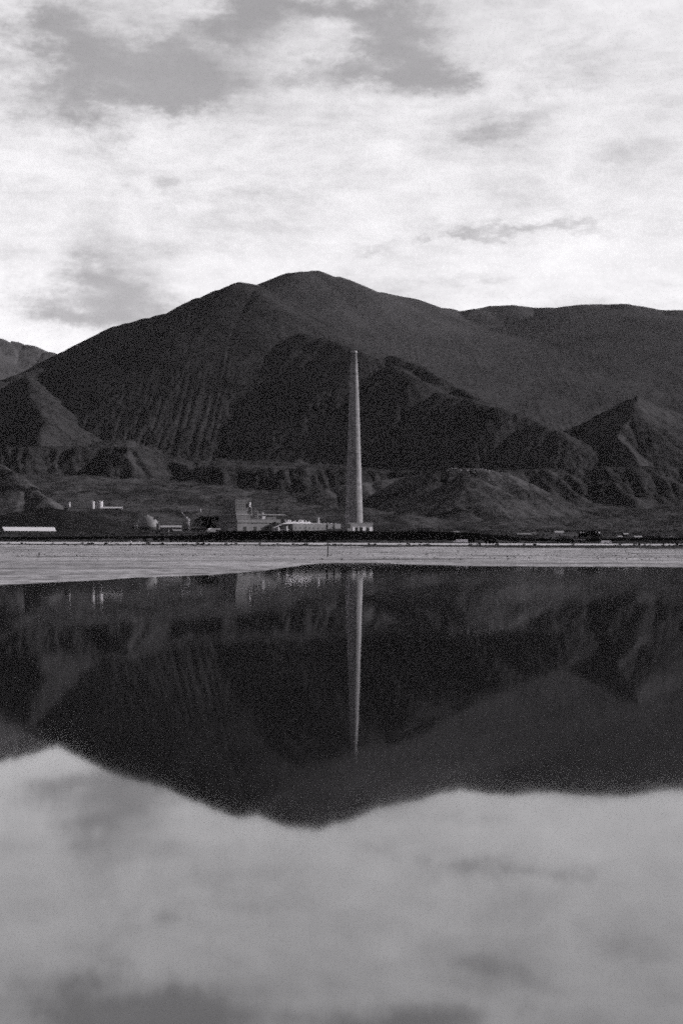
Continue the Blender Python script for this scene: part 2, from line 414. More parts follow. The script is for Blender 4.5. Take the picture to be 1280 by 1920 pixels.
def stack_concrete():
    m, t, b = base_mat('stack_concrete')
    pos = t.node('ShaderNodeTexCoord').outputs['Object']
    streak = t.noise(t.scale(pos, (1, 1, .03)), .45, 5, .65); blot = t.noise(pos, .12, 5, .65); fine = t.noise(pos, .9, 3, .6)
    lift = t.noise(t.scale(pos, (.0005, .0005, 1)), .16, 2, .5)        # each casting lift has its own tone
    f = t.math('MULTIPLY_ADD', streak.outputs[0], .35, t.math('MULTIPLY_ADD', blot.outputs[0], .25, t.math('MULTIPLY_ADD', lift.outputs[0], .2, t.math('MULTIPLY', fine.outputs[0], .2))))
    t.put(b.inputs['Base Color'], t.ramp(f, [(.40, .14), (.5, .33), (.60, .50)]))
    sz = t.node('ShaderNodeSeparateXYZ'); t.put(sz.inputs[0], pos)
    hgt = t.math('MULTIPLY_ADD', streak.outputs[0], 60., sz.outputs[2])
    soot = t.math('MULTIPLY', t.math('SUBTRACT', hgt, 350.), 1 / 60., clamp=True)
    t.put(b.inputs['Base Color'], t.mix(t.math('MULTIPLY', soot, .6), b.inputs['Base Color'].links[0].from_socket, grey(.06)))
    b.inputs['Roughness'].default_value = .9; b.inputs['Specular IOR Level'].default_value = .1
    bp = t.node('ShaderNodeBump'); bp.inputs['Strength'].default_value = .5; bp.inputs['Distance'].default_value = .4
    t.put(bp.inputs['Height'], lift.outputs[0]); t.put(b.inputs['Normal'], bp.outputs[0])
    return m
CONC = stack_concrete()
WALL = paint('grey_metal_siding', .27, .7, .5, .08)  # plain mid-grey siding, the same colour on every face
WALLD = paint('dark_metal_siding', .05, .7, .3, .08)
TIER = paint('grey_cladding', .18, .7, .5, .15)
WHITE = paint('white_paint', .87, .5, .08, .1)
WROOF = paint('white_roof_sheet', .84, .45, .06, .06)
GREYR = paint('grey_roof', .28, .7, .3, .06)
DARK = paint('dark_opening', .015, .8, .3, .3)
STEEL = paint('weathered_steel', .16, .6, .4, .3)
PALE = paint('pale_plaster', .55, .7, .2, .2)
RUBBER = paint('black_rubber', .02, .8, .2, 2.)
GLASS = paint('dark_glass', .03, .15, .1, 1., .5)
WOOD = paint('old_wood', .035, .9, .3, 2.)
BARK = paint('bark', .05, .9, .3, 1.)
DOMEM = paint('dome_panels', .22, .6, .3, .1, streak=False)

# ------------------------------------------------------------------ smokestack
D = 3000.; sx = X_(663.5, D); k = D / F
gz = ground(sx, D)
st = thing('smokestack', 'very tall tapered concrete smokestack rising behind the low plant buildings', 'chimney', (sx, D, gz))
prof = [(17.2 * k, -6)]
for py, r in [(990, 16.6), (960, 15.9), (930, 15.0), (900, 14.0), (870, 13.1), (840, 12.2), (800, 11.0), (760, 9.7), (725, 8.4), (690, 6.9), (672, 5.9), (661, 5.2)]:
    prof.append((r * k, Z_(py, D) - gz))
top = prof[-1]
MB().lathe(prof, 64, cap=False).build('shaft', CONC, st)
zt_ = top[1]
MB().lathe([(top[0] + .05, zt_ - 1.2), (top[0] + .7, zt_ - .6), (top[0] + .7, zt_ + 3.2), (top[0] - .8, zt_ + 3.2), (top[0] - .8, zt_ - 6)], 64, cap=False).build('rim', paint('rim_concrete', .45, .8, .2, .2), st)
for zz in (.42, .72):
    h = zz * zt_; rr = np.interp(h, [p[1] for p in prof], [p[0] for p in prof])
    MB().lathe([(rr - .1, h), (rr + .45, h + .1), (rr + .45, h + .5), (rr - .1, h + .6)], 48, cap=False).build('gallery', STEEL, st)
lad = MB()
a0 = math.radians(-75)
for i in range(len(prof) - 1):
    p, q = prof[i], prof[i + 1]
    for da in (-.012, .012):
        lad.bar(((p[0] + .3) * math.cos(a0 + da), (p[0] + .3) * math.sin(a0 + da), p[1]), ((q[0] + .3) * math.cos(a0 + da), (q[0] + .3) * math.sin(a0 + da), q[1]), .12, 4)
lad.build('ladder', STEEL, st)

# ------------------------------------------------------------------ smelter buildings
def rotbase(px, D, rz=0.):
    x = X_(px, D); return x, D, ground(x, D), rz
def zrel(py, D, gz): return Z_(py, D) - gz

# main smelter building: a corner faces the lake; local x runs along the lit face, local -y is its normal
AL = math.radians(33)
D = 2860.; k = D / F
cx = X_(445, D); gz = ground(cx, D)
b0 = thing('smelter_building', 'big stepped grey smelter building with a square tower on its roof', 'factory', (cx, D, gz), AL)
W = 76 * k / math.cos(AL) * 1.04; L = 40 * k / math.sin(AL) * 1.0
h1 = zrel(973.5, D, gz)
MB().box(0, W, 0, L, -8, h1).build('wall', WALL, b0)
MB().box(-.6, W + .6, -.6, L + .6, h1 + .004, h1 + 1.1).build('roof', GREYR, b0)
wb = MB().box(1, W - 1, -.25, -.003, zrel(981, D, gz), zrel(979.6, D, gz))
wb.build('window_band', DARK, b0)
for i in range(9):
    y0 = 6 + i * (L - 12) / 9
    MB().box(-.25, -.003, y0, y0 + 3.5, h1 - 8, h1 - 5).build('window', DARK, b0)
for i, x0 in enumerate((14, 38, 66)):
    MB().box(x0, x0 + 7, -.3, -.003, -2, 9).build('door', WALLD, b0)
MB().box(-7, -.003, 8, 26, -6, 6 + zrel(994, D, gz) * .2).build('annex', PALE, b0)
D2 = D + 35; h2a = h1 + 1.1; h2 = zrel(965.5, D2, gz); h3 = zrel(958.5, D2 + 8, gz); h4 = zrel(938.5, D2 + 25, gz)
MB().box(1.5, W * .34, 6, L - 3, h2a + .004, h2).build('lower_tier', TIER, b0)
MB().box(.8, W * .34 + .7, 5.3, L - 2.3, h2 + .004, h2 + .9).build('tier_roof', PALE, b0)
MB().box(4, W * .30, 13, L - 8, h2 + .91, h3).build('middle_tier', TIER, b0)
tw = MB().box(7, 36, 20, L - 4, h3 + .004, h4).build('tower', TIER, b0)
MB().box(6.4, 36.6, 19.4, L - 3.4, h4 + .004, h4 + .8).build('tower_roof', GREYR, b0)
for r_ in range(4):
    for c_ in range(5):
        MB().box(9.5 + c_ * 5.2, 11.5 + c_ * 5.2, 19.75, 19.997, h3 + 2.5 + r_ * 5, h3 + 4.4 + r_ * 5).build('tower_window', DARK, b0)
MB().lathe([(2.2, h4 - 14), (2.2, h4 - 5), (.6, h4 - 4)], 20, 38.9, 19).build('tank', WHITE, b0)
for x0, py in ((44, 950), (53, 953), (58, 956)):
    MB().lathe([(1.8, h1 + 1.2), (1.6, zrel(py, D2, gz)), (1.2, zrel(py, D2, gz))], 16, x0, 22).build('vent_stack', STEEL, b0)
MB().box(43, 47, 16, 24, h1 + 1.11, h1 + 8).build('stair_frame', STEEL, b0)
sf = MB()
for i in range(4):
    sf.box(40 + i * 7, 41 + i * 7, 10, 11, h1 + 1.11, zrel(960, D, gz)); sf.box(40, 62, 10, 11, h1 + 4 + i * 4, h1 + 4.5 + i * 4)
sf.build('pipe_rack', STEEL, b0)
for x0, w_, hh, mt in ((62, 8, 6, PALE), (74, 12, 4.5, STEEL), (88, 7, 5, TIER)):
    MB().box(x0, x0 + w_, 8, 16, h1 + 1.11, h1 + hh + 1.1).build('roof_unit', mt, b0)

# furnace shed behind, between the main block and the long hall
D = 2990.; k = D / F
cx = X_(486, D); gz = ground(cx, D)
b1 = thing('furnace_shed', 'lower grey furnace shed seen over the right part of the stepped smelter roof', 'factory', (cx, D, gz), math.radians(25))
h = zrel(966, D, gz); W = 50 * k / math.cos(math.radians(25))
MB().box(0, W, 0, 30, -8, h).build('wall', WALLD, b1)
MB().gable(0, W, 0, 30, h + .003, h + 2.5).build('roof', GREYR, b1)
MB().box(4, W * .4, -.3, -.003, h - 5, h - 2).build('window_band', DARK, b1)
MB().lathe([(2.2, h - 1), (2.0, h + 6), (1.4, h + 6.4)], 16, 11, 8).build('vent', PALE, b1)

# gas plant with ducts in front of the gap
D = 2840.; k = D / F
cx = X_(522, D); gz = ground(cx, D)
b2 = thing('duct_house', 'small dark duct house with pale pipes beside the lit smelter wall', 'factory', (cx, D, gz), math.radians(20))
h = zrel(983, D, gz)
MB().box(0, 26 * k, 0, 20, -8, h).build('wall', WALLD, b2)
MB().box(-.5, 26 * k + .5, -.5, 20.5, h + .003, h + .8).build('roof', GREYR, b2)
pp = MB()
pp.bar((-12, -3, h - 8), (8, -3, h + 1), 1.3, 10); pp.bar((8, -3, h + 1), (30, 1, h + 2), 1.3, 10); pp.bar((-14, -4, h - 12), (20, -4, h - 11), 1.0, 10)
pp.build('duct', WHITE, b2)
MB().lathe([(3, -8), (3, h - 7), (1, h - 5)], 18, -3, -6).build('hopper', PALE, b2)
MB().lathe([(2.3, -8), (2.3, h - 4), (.8, h - 3)], 18, 15, -5).build('hopper', PALE, b2)

# long hall with white roof plant
D = 2900.; k = D / F; AL2 = math.radians(36)
cx = X_(549, D); gz = ground(cx, D)
b3 = thing('long_hall', 'long low pale hall with white roof equipment left of the smokestack foot', 'factory', (cx, D, gz), AL2)
W = 108 * k / math.cos(AL2); h = zrel(981.5, D, gz)
MB().box(0, W, 0, 34, -8, h).build('wall', WALL, b3)
MB().box(-.5, W + .5, -.5, 34.5, h + .003, h + .7).build('roof', WROOF, b3)
rnd = random.Random(3)
MB().box(-14, 48, 3, 16, h + .71, h + 2.6).build('roof_house', WHITE, b3)
for i in range(10):
    x0 = -18 + i * 6.3; hh = rnd.uniform(1.5, 5)
    if i % 3: MB().lathe([(1.6, h + 3.21), (1.6, h + 3.2 + hh), (.7, h + 4 + hh)], 14, x0 + 6, 8 + rnd.uniform(-2, 4)).build('roof_vent', WHITE, b3)
    else: MB().box(x0 + 4, x0 + 8, 6, 12, h + 3.21, h + 3.2 + hh).build('roof_vent', PALE, b3)
MB().lathe([(2.5, h + .71), (2.2, zrel(970, D, gz)), (1.5, zrel(970, D, gz))], 20, 50 * k / math.cos(AL2), 6).build('vent_stack', PALE, b3)
MB().box(-14, -10, 10, 22, h + .71, h + 9).build('lift_house', TIER, b3)
for i in range(7):
    x0 = 58 + i * 9.5
    MB().lathe([(.9, h + .71), (.9, h + 2.4), (1.4, h + 2.7)], 10, x0, 12).build('roof_vent', PALE, b3)
for px in (613, 626): MB().box((px - 549) * k / math.cos(AL2) - .7, (px - 549) * k / math.cos(AL2) + .7, -1.2, -.003, -4, h + 1).build('pipe', DARK, b3)
DUSTY = paint('dusty_window', .14, .4, .3, .5)
for i in range(10): MB().box(6 + i * 11, 9.5 + i * 11, -.25, -.003, h - 11, h - 7.5).build('window', DUSTY, b3)

# building at the foot of the stack
D = 2850.; k = D / F; AL3 = math.radians(30)
cx = X_(651, D); gz = ground(cx, D)
b4 = thing('fan_house', 'low flat roofed house with dark bays at the smokestack foot', 'factory', (cx, D, gz), AL3)
W = 48 * k / math.cos(AL3); h = zrel(981, D, gz); hb = zrel(987.5, D, gz)
MB().box(0, W, 0, 26, -8, h).build('wall', WALL, b4)
MB().box(-.5, W + .5, -.5, 26.5, h + .003, h + .8).build('roof', PALE, b4)
MB().box(11 * k, W - .5, -.5, -.003, -6, hb).build('panel', WHITE, b4)
for p0, p1 in ((668, 674), (677, 684), (692, 698.5)):
    MB().box((p0 - 651) * k, (p1 - 651) * k, -.8, -.503, -6, hb - .6).build('bay', DARK, b4)
MB().box(-3 * k, 7 * k, -.35, -.003, zrel(990, D, gz), zrel(982.5, D, gz)).build('louvre', WALLD, b4)

# tanks
def tank(px0, px1, py0, py1, D, label):
    k = D / F; cx = X_((px0 + px1) / 2, D); gz = ground(cx, D); r = (px1 - px0) / 2 * k
    zb = max(zrel(py1, D, gz), .0); zt = zrel(py0, D, gz)
    o = thing('storage_tank', label, 'tank', (cx, D, gz), 0, 'white storage tanks on the slope')
    MB().lathe([(r, -6), (r, zt)], 32, cap=False).build('shell', PALE, o)
    MB().lathe([(r + .25, zt - .2), (r + .25, zt + .2), (r * .5, zt + .9), (.05, zt + 1.1)], 32).build('roof', PALE, o)
    MB().lathe([(r + .2, zt * .5), (r + .2, zt * .5 + .35)], 32, cap=False).build('hoop', PALE, o)
tank(168.5, 178, 940, 949.5, 3150, 'narrower white cylinder tank, left of the two on the grassy slope')
tank(180, 193.5, 940, 949.5, 3160, 'wider white cylinder tank, right of the two on the grassy slope')

def shed(px0, px1, py0, py1, D, label, name='shed', cat='building', wall=PALE, roof=WROOF, depth=12, rz=0., kind='gable', group=None, rise=.3, doors=1, roofpy=None):
    """a low building with its eaves row at py0 (roof above) and its foot at py1"""
    k = D / F; cx = X_(px0, D); gz = ground(cx + (px1 - px0) * k / 2, D)
    W = (px1 - px0) * k / math.cos(rz); h = max(zrel(py0, D, gz), 2.4)
    o = thing(name, label, cat, (cx, D, gz), rz, group)
    MB().box(0, W, 0, depth, -5, h).build('wall', wall, o)
    if kind == 'gable':
        MB().gable(0, W, 0, depth, h + .003, h + depth * rise).build('roof', roof, o)
        MB().add([(0, 0, h), (0, depth, h), (0, depth / 2, h + depth * rise), (.3, 0, h), (.3, depth, h), (.3, depth / 2, h + depth * rise)], [(0, 2, 1), (3, 4, 5), (0, 3, 5, 2), (1, 2, 5, 4), (0, 1, 4, 3)]).build('gable_end', wall, o)
    else:
        MB().box(-.5, W + .5, -.5, depth + .5, h + .003, h + .6).build('roof', roof, o)
    for i in range(doors):
        x0 = W * (i + .5) / doors
        MB().box(x0 - 1.6, x0 + 1.6, -.2, -.003, -2, min(3.6, h - .5)).build('door', DARK, o)
    n = int(W / 9); 
    if n and h > 3:
        for i in range(n): MB().box(2 + i * (W - 4) / n, 3.8 + i * (W - 4) / n, -.15, -.003, h * .5, h * .5 + 1.2).build('window', GLASS, o)
    return o

# long white-roofed warehouse on the left
shed(9, 96, 995.5, 1001, 2000, 'long warehouse with a bright white gable roof beyond the left beach', 'warehouse', 'warehouse', WALLD, WROOF, 18, math.radians(28), rise=.30, doors=5)
shed(189, 229, 953.5, 960, 3140, 'long low building with pale roof just below the white tanks', 'storehouse', 'building', TIER, WHITE, 13, math.radians(-4), rise=.25, doors=2)
shed(116, 131, 942, 946, 3170, 'small pale hut up the slope left of the white tanks', 'hut', 'hut', PALE, PALE, 9, kind='flat')
shed(222, 232.5, 983, 994, 2760, 'pale boxy shed left of its twin below the dome', 'shed', 'shed', TIER, PALE, 10, math.radians(10), 'flat')
shed(240, 252, 983, 994, 2750, 'pale boxy shed right of its twin, nearest the dome', 'shed', 'shed', TIER, PALE, 11, math.radians(10), 'flat')
shed(301, 340, 989, 996, 2650, 'low wide shed with pale roof between dome and transfer tower', 'shed', 'shed', TIER, PALE, 14, math.radians(5), rise=.25, doors=3)
shed(284, 316, 994.5, 999, 2600, 'thin flat roofed shelter in front of the low wide shed', 'shelter', 'shelter', STEEL, PALE, 8, 0, 'flat')
shed(138, 148, 991, 996, 2600, 'tiny pale hut right of the white roofed warehouse', 'hut', 'hut', STEEL, PALE, 7)
shed(150, 222, 985.5, 989, 2800, 'very long low shelter with thin pale roof right of the warehouse', 'shelter', 'shelter', STEEL, PALE, 9, 0, 'flat', doors=6)
# right of the stack
shed(781, 811, 989.3, 995, 2700, 'long low shed with dull pale roof above the black bank', 'shed', 'shed', STEEL, PALE, 10, kind='flat', doors=3)
shed(749, 762, 993.5, 997, 2500, 'small pale shed right of the fan house', 'shed', 'shed', TIER, PALE, 8, kind='flat')
shed(855, 873, 987.3, 991, 2900, 'thin pale roofed shelter below the knoll', 'shelter', 'shelter', STEEL, PALE, 8, kind='flat')
shed(904, 923, 993.5, 998, 2300, 'white roofed shed standing at the right end of the black bank', 'shed', 'shed', STEEL, WHITE, 8, kind='flat')
shed(1022, 1041, 1010.5, 1014, 1760, 'white flat roofed shed beyond the road, left of the pale one', 'shed', 'shed', PALE, WHITE, 7, kind='flat')
shed(1077, 1096, 1012, 1015, 1740, 'low shed with thin white roof left of the second truck', 'shed', 'shed', STEEL, WHITE, 7, kind='flat')
shed(1040, 1056, 999, 1003, 2250, 'pale hut with gable roof among scrub beyond the road', 'hut', 'hut', PALE, PALE, 9)
shed(1088, 1101, 1001, 1005, 2250, 'pale gabled hut left of the dark tree clump', 'hut', 'hut', TIER, PALE, 8)
shed(1200, 1238, 1004, 1007, 2050, 'long low row building with broken pale roof far right', 'row_house', 'building', STEEL, PALE, 9, kind='flat', doors=5)
shed(1245, 1253, 1002.5, 1008, 2050, 'small square pale hut at the far right', 'hut', 'hut', TIER, PALE, 7, kind='flat')
shed(970, 996, 1002.5, 1007, 2150, 'dull grey shed among scrub right of the bank', 'shed', 'shed', TIER, GREYR, 10, math.radians(12), rise=.2)

# the clutter of small sheds, cabins and poles round the plant
rq = random.Random(21)
for i in range(16):
    px = rq.uniform(104, 400); 
    if 160 < px < 200 or 250 < px < 300 or 335 < px < 360: px += 52
    D_ = rq.uniform(2480, 2800); w_ = rq.uniform(5, 15); yb = 1031 - (ground(X_(px, D_), D_) - HC) / D_ * F
    shed(px, px + w_, yb - rq.uniform(2.6, 5), yb, D_, 'small dull outbuilding among the scrub between the warehouse and the smelter', 'outbuilding', 'shed',
         rq.choice([STEEL, TIER, WALLD]), rq.choice([PALE, GREYR, GREYR, WROOF]), rq.uniform(6, 11), rq.uniform(0, .5), rq.choice(['flat', 'gable']), 'small outbuildings left of the smelter', .3)
for i in range(12):
    px = rq.uniform(715, 1270)
    D_ = rq.uniform(1850, 2450); w_ = rq.uniform(5, 14); yb = 1031 - (ground(X_(px, D_), D_) - HC) / D_ * F
    shed(px, px + w_, yb - rq.uniform(2.2, 4.5), yb, D_, 'small dull cabin among the dark scrub beyond the road, right of the smokestack', 'cabin', 'shed',
         rq.choice([STEEL, TIER, WALLD]), rq.choice([PALE, GREYR, PALE]), rq.uniform(5, 9), rq.uniform(0, .5), rq.choice(['flat', 'gable']), 'small cabins beyond the road', .3)
pole_a = MB().lathe([(.28, -1), (.2, 13), (.17, 13.4)], 8); pole_b = MB().box(-1.6, 1.6, -.1, .1, 11.9, 12.2).box(-1.2, 1.2, -.1, .1, 10.6, 10.85)
ma, mb_ = pole_a.build('mast', WOOD), pole_b.build('crossarm', WOOD); me_a, me_b = ma.data, mb_.data
bpy.data.objects.remove(ma); bpy.data.objects.remove(mb_)
for i in range(14):
    px = 60 + i * 47 + rq.uniform(-6, 6); D_ = 2560 if px > 400 else 2620
    x = X_(px, D_); o = thing('utility_pole', 'thin wooden utility pole in the line running past the plant', 'pole', (x, D_, ground(x, D_)), .2, 'utility poles past the plant')
    for nm, me in (('mast', me_a), ('crossarm', me_b)):
        c = bpy.data.objects.new(nm, me); C.objects.link(c); c.parent = o

# dome
D = 2800.; k = D / F; cx = X_(277, D); gz = ground(cx, D)
dm = thing('storage_dome', 'round grey storage dome among the low plant sheds', 'dome', (cx, D, gz))
r = 21 * k; zt = zrel(967, D, gz)
base = zrel(988, D, gz)
MB().lathe([(r, -6), (r, base)], 40, cap=False).build('ring_wall', WALLD, dm)
MB().lathe([(r * math.cos(a) + .02, base + (zt - base) * math.sin(a)) for a in [i * math.pi / 2 / 12 for i in range(13)]], 40, cap=False).build('shell', DOMEM, dm)
MB().lathe([(1.5, zt - .5), (1.5, zt + 1.5), (.3, zt + 2)], 12).build('vent', PALE, dm)
MB().beam((r * .55, -4, zt - 6), (r * 1.1, -6, zt - 3), 3, 3).build('conveyor', STEEL, dm)
MB().box(r * .86, r * 1.08, -10, -2, -4, base + 7).build('head_house', TIER, dm)

# transfer tower with its inclined gallery
D = 2780.; k = D / F; cx = X_(352, D); gz = ground(cx, D)
tt = thing('transfer_tower', 'slim pale transfer tower with crooked conveyor gallery left of the smelter', 'tower', (cx, D, gz))
zz = lambda py: zrel(py, D, gz); xx = lambda px: (px - 352) * k
MB().box(xx(351.3), xx(355), -2, 2, zz(984), zz(972)).build('shaft', WHITE, tt)
lg = MB()
for sx_, sy_ in ((-1, -1), (1, -1), (1, 1), (-1, 1)): lg.bar((xx(355) + sx_ * 1.6, sy_ * 1.6, -4), (xx(354) + sx_ * 1.3, sy_ * 1.3, zz(983)), .35)
for py in (986, 990, 994): lg.bar((xx(355) - 1.6, -1.6, zz(py)), (xx(355) + 1.6, -1.6, zz(py + 2)), .2)
lg.build('leg_frame', PALE, tt)
MB().beam((xx(352), 0, zz(972.5)), (xx(346), 3, zz(967)), 2.6, 2.8).build('chute', PALE, tt)
MB().beam((xx(346.5), 3, zz(968)), (xx(340), 6, zz(958)), 3.0, 3.2).build('gallery', WHITE, tt)
MB().box(xx(338), xx(376), 5, 11, zz(958.5), zz(954.5)).build('belt_gallery', PALE, tt)
bl = MB()
for px in (345, 356, 367, 375): bl.box(xx(px) - .4, xx(px) + .4, 7, 8, -4, zz(958.6))
bl.build('trestle', STEEL, tt)
MB().beam((xx(358), 2, zz(983)), (xx(384), 4, zz(991)), 2.4, 2.4).build('lower_gallery', STEEL, tt)

# ------------------------------------------------------------------ vehicles on the road
DR = 1487.
def wheel(o, x, y, r=.5):
    w = MB()
    n = 16
    for (r0, mat, nm) in ((r, RUBBER, 'wheel'),):
        vs = [(x + r0 * math.cos(2 * math.pi * i / n), y + s_ * .18, r0 + r0 * math.sin(2 * math.pi * i / n)) for s_ in (-1, 1) for i in range(n)]
        w.add(vs, [(i, (i + 1) % n, n + (i + 1) % n, n + i) for i in range(n)] + [tuple(range(n)), tuple(range(n, 2 * n))[::-1]])
    wo_ = w.build('wheel', RUBBER, o)
    MB().bar((x, y - .21, r), (x, y + .21, r), r * .5, 12).build('rim', PALE, wo_)
def truck(px, L, Hh, cab, face, label, name='lorry'):
    x = X_(px, DR); gz = float(road_z(np.array(px))) + .01
    o = thing(name, label, 'truck', (x, DR, gz), 0 if face > 0 else math.pi)
    MB().box(-L / 2, L / 2 - cab - .5, -1.25, 1.25, 1.0, Hh).build('cargo_box', WHITE, o)
    MB().box(-L / 2 + .3, L / 2 - .4, -.5, .5, .65, .997).build('chassis', STEEL, o)
    c = MB(); x0, x1 = L / 2 - cab, L / 2
    prof_ = [(x0, .9), (x1, .9), (x1, 2.0), (x1 - .35, 3.0), (x0, 3.1)]
    vs = [(a, s_ * 1.2, b_) for s_ in (-1, 1) for a, b_ in prof_]
    c.add(vs, [(0, 1, 2, 3, 4), (9, 8, 7, 6, 5)] + [((i + 1) % 5, i, 5 + i, 5 + (i + 1) % 5) for i in range(5)])
    cb = c.build('cab', WHITE, o)
    MB().box(x0 + .5, x1 - .5, -1.22, -1.2003, 2.0, 2.8).build('window', GLASS, cb)
    MB().box(x0 + .5, x1 - .5, 1.2003, 1.22, 2.0, 2.8).build('window', GLASS, cb)
    for wx in (-L / 2 + 1.2, -L / 2 + 2.4, x0 - 1.2, x1 - .9):
        for wy in (-1.0, 1.0): wheel(o, wx, wy)
truck(863, 14.8, 4.1, 2.3, -1, 'bigger white box lorry on the road, right of the black bank')
truck(1136, 10.6, 3.4, 2.2, 1, 'smaller white lorry with a gap behind its cab, farther right on the road')
def car(px, label, m, rz):
    x = X_(px, DR); gz = float(road_z(np.array(px))) + .01
    o = thing('car', label, 'car', (x, DR - 3, gz), rz)
    pr = [(-2.2, .35), (2.2, .35), (2.2, .85), (1.1, 1.0), (.5, 1.5), (-1.2, 1.52), (-1.9, 1.0), (-2.2, .9)]
    n = len(pr); vs = [(a, s_ * .88, b_) for s_ in (-1, 1) for a, b_ in pr]
    MB().add(vs, [tuple(range(n)), tuple(range(n, 2 * n))[::-1]] + [((i + 1) % n, i, n + i, n + (i + 1) % n) for i in range(n)]).build('body', m, o)
    MB().box(-1.2, .4, -.9, -.8803, 1.03, 1.42).build('window', GLASS, o)
    MB().box(-1.2, .4, .8803, .9, 1.03, 1.42).build('window', GLASS, o)
    for wx in (-1.35, 1.35):
        for wy in (-.8, .8): wheel(o, wx, wy, .33)
car(245, 'small white car on the road, left of the pair below the dome', WHITE, 0)
car(259, 'pale grey car on the road, right of the pair below the dome', PALE, math.pi)

# ------------------------------------------------------------------ marker pole on the beach
D = 480.; x = X_(614.5, D); gz = ground(x, D)
po = thing('marker_pole', 'lone dark wooden pole standing on the pale beach', 'pole', (x, D, gz))
hp = Z_(1017.5, D) - gz
MB().lathe([(.20, -.5), (.18, hp * .5), (.15, hp)], 12).build('post', WOOD, po)
MB().lathe([(.19, hp + .003), (.19, hp + .12), (.05, hp + .2)], 12).build('cap', STEEL, po)
MB().lathe([(.45, -.2), (.4, .12), (.22, .2)], 12).build('footing', STEEL, po)

# ------------------------------------------------------------------ vegetation
def leafmat(name, v):
    m, t, b = base_mat(name)
    n = t.noise(t.node('ShaderNodeNewGeometry').outputs['Position'], 1.3, 3)
    t.put(b.inputs['Base Color'], t.ramp(n.outputs[0], [(.3, v * .6), (.7, v * 1.5)]))
    b.inputs['Roughness'].default_value = .9; b.inputs['Specular IOR Level'].default_value = 0.
    return m
LEAF = leafmat('dark_leaves', .028); SCRUB = leafmat('scrub_leaves', .030)
def clump(rng, n, rx, ry, rz, cz, size):
    """n leaf-sized triangles scattered through an uneven crown"""
    lobes = rng.normal(0, .42, (7, 3))
    c = lobes[rng.integers(0, 7, n)] + rng.normal(0, .27, (n, 3))
    ln = np.linalg.norm(c, axis=1, keepdims=True); c = c / np.maximum(1, ln)
    c = c * np.array([rx, ry, rz]) + np.array([0, 0, cz])
    c[:, 2] = np.maximum(c[:, 2], .05)
    a = rng.normal(0, 1, (n, 3)); a /= np.linalg.norm(a, axis=1, keepdims=True)
    b_ = np.cross(a, rng.normal(0, 1, (n, 3))); b_ /= np.linalg.norm(b_, axis=1, keepdims=True)
    s = size * rng.uniform(.6, 1.4, (n, 1))
    v = np.stack([c - a * s, c + a * s, c + b_ * s * 1.2], 1).reshape(-1, 3)
    return v
def tri_mesh(name, v, m):
    nt = len(v) // 3
    me = bpy.data.meshes.new(name); me.vertices.add(len(v)); me.vertices.foreach_set('co', v.astype(np.float32).ravel())
    me.loops.add(len(v)); me.loops.foreach_set('vertex_index', np.arange(len(v), dtype=np.int32))
    me.polygons.add(nt); me.polygons.foreach_set('loop_start', (np.arange(nt) * 3).astype(np.int32))
    me.update(calc_edges=True); me.materials.append(m)
    return me
crowns = [tri_mesh('crown', clump(np.random.default_rng(s), 900, 4.2, 4.2, 4.5, 6.2, .55), LEAF) for s in range(4)]
tk = MB().lathe([(.5, -.6), (.38, 1.5), (.25, 4), (.1, 7)], 8)
for a in range(5):
    tk.bar((0, 0, 2.5 + a * .5), (2.2 * math.cos(a * 2.3), 2.2 * math.sin(a * 2.3), 5.5 + a * .5), .12, 5)
tk0 = tk.build('trunk', BARK); trunk_me = tk0.data; bpy.data.objects.remove(tk0)
def tree(px, D, s, label, group, i):
    x = X_(px, D); o = thing('tree', label, 'tree', (x, D, ground(x, D)), i * 1.7, group); o.scale = (s, s, s)
    for nm, me in (('crown', crowns[i % 4]), ('trunk', trunk_me)):
        c = bpy.data.objects.new(nm, me); C.objects.link(c); c.parent = o
for i, (px, dy, s) in enumerate([(371, 0, 1.25), (379, 18, 1.5), (386, -10, 1.7), (393, 12, 1.75), (400, 0, 1.7), (407, 20, 1.6), (382, -45, 1.1), (396, -50, 1.2), (390, -95, 1.1), (402, -110, 1.0)]):
    tree(px, 2990 + dy, s * 1.15, 'dark bushy tree in the clump left of the smelter tower', 'trees left of the smelter tower', i)
for i, (px, D, s) in enumerate([(1086, 2050, .9), (1093, 2060, 1.1), (1100, 2040, 1.25), (1107, 2055, 1.35), (1114, 2045, 1.2), (1121, 2060, .95)]):
    tree(px, D, s, 'dark bushy tree in the clump beyond the road at the right', 'trees beyond the road at the right', i + 2)
for i, (px, D, s) in enumerate([(910, 1462, .45), (917, 1460, .5), (924, 1462, .5), (931, 1461, .42)]):
    tree(px, D, s, 'small dark tree standing before the road right of the bigger lorry', 'small trees before the road', i + 1)
shr = [tri_mesh('shrub', clump(np.random.default_rng(40 + s), 220, 1.7, 1.5, .85, .65, .24), SCRUB) for s in range(4)]
rr = random.Random(5)
for i in range(70):
    px = rr.uniform(-20, 1300); Ds = rr.choice([1466, 1462, 1455, 1440, 1420])
    if 845 < px < 880 or 1122 < px < 1150: continue
    x = X_(px, Ds); s = rr.uniform(.6, 1.25)
    o = bpy.data.objects.new('shrub', shr[i % 4]); C.objects.link(o)
    o.location = (x, Ds, ground(x, Ds) - .05); o.rotation_euler = (0, 0, rr.uniform(0, 6)); o.scale = (s * rr.uniform(1, 1.7), s, s)
    tag(o, 'low dark shrub on the verge in front of the road', 'shrub', 'shrubs along the road verge')
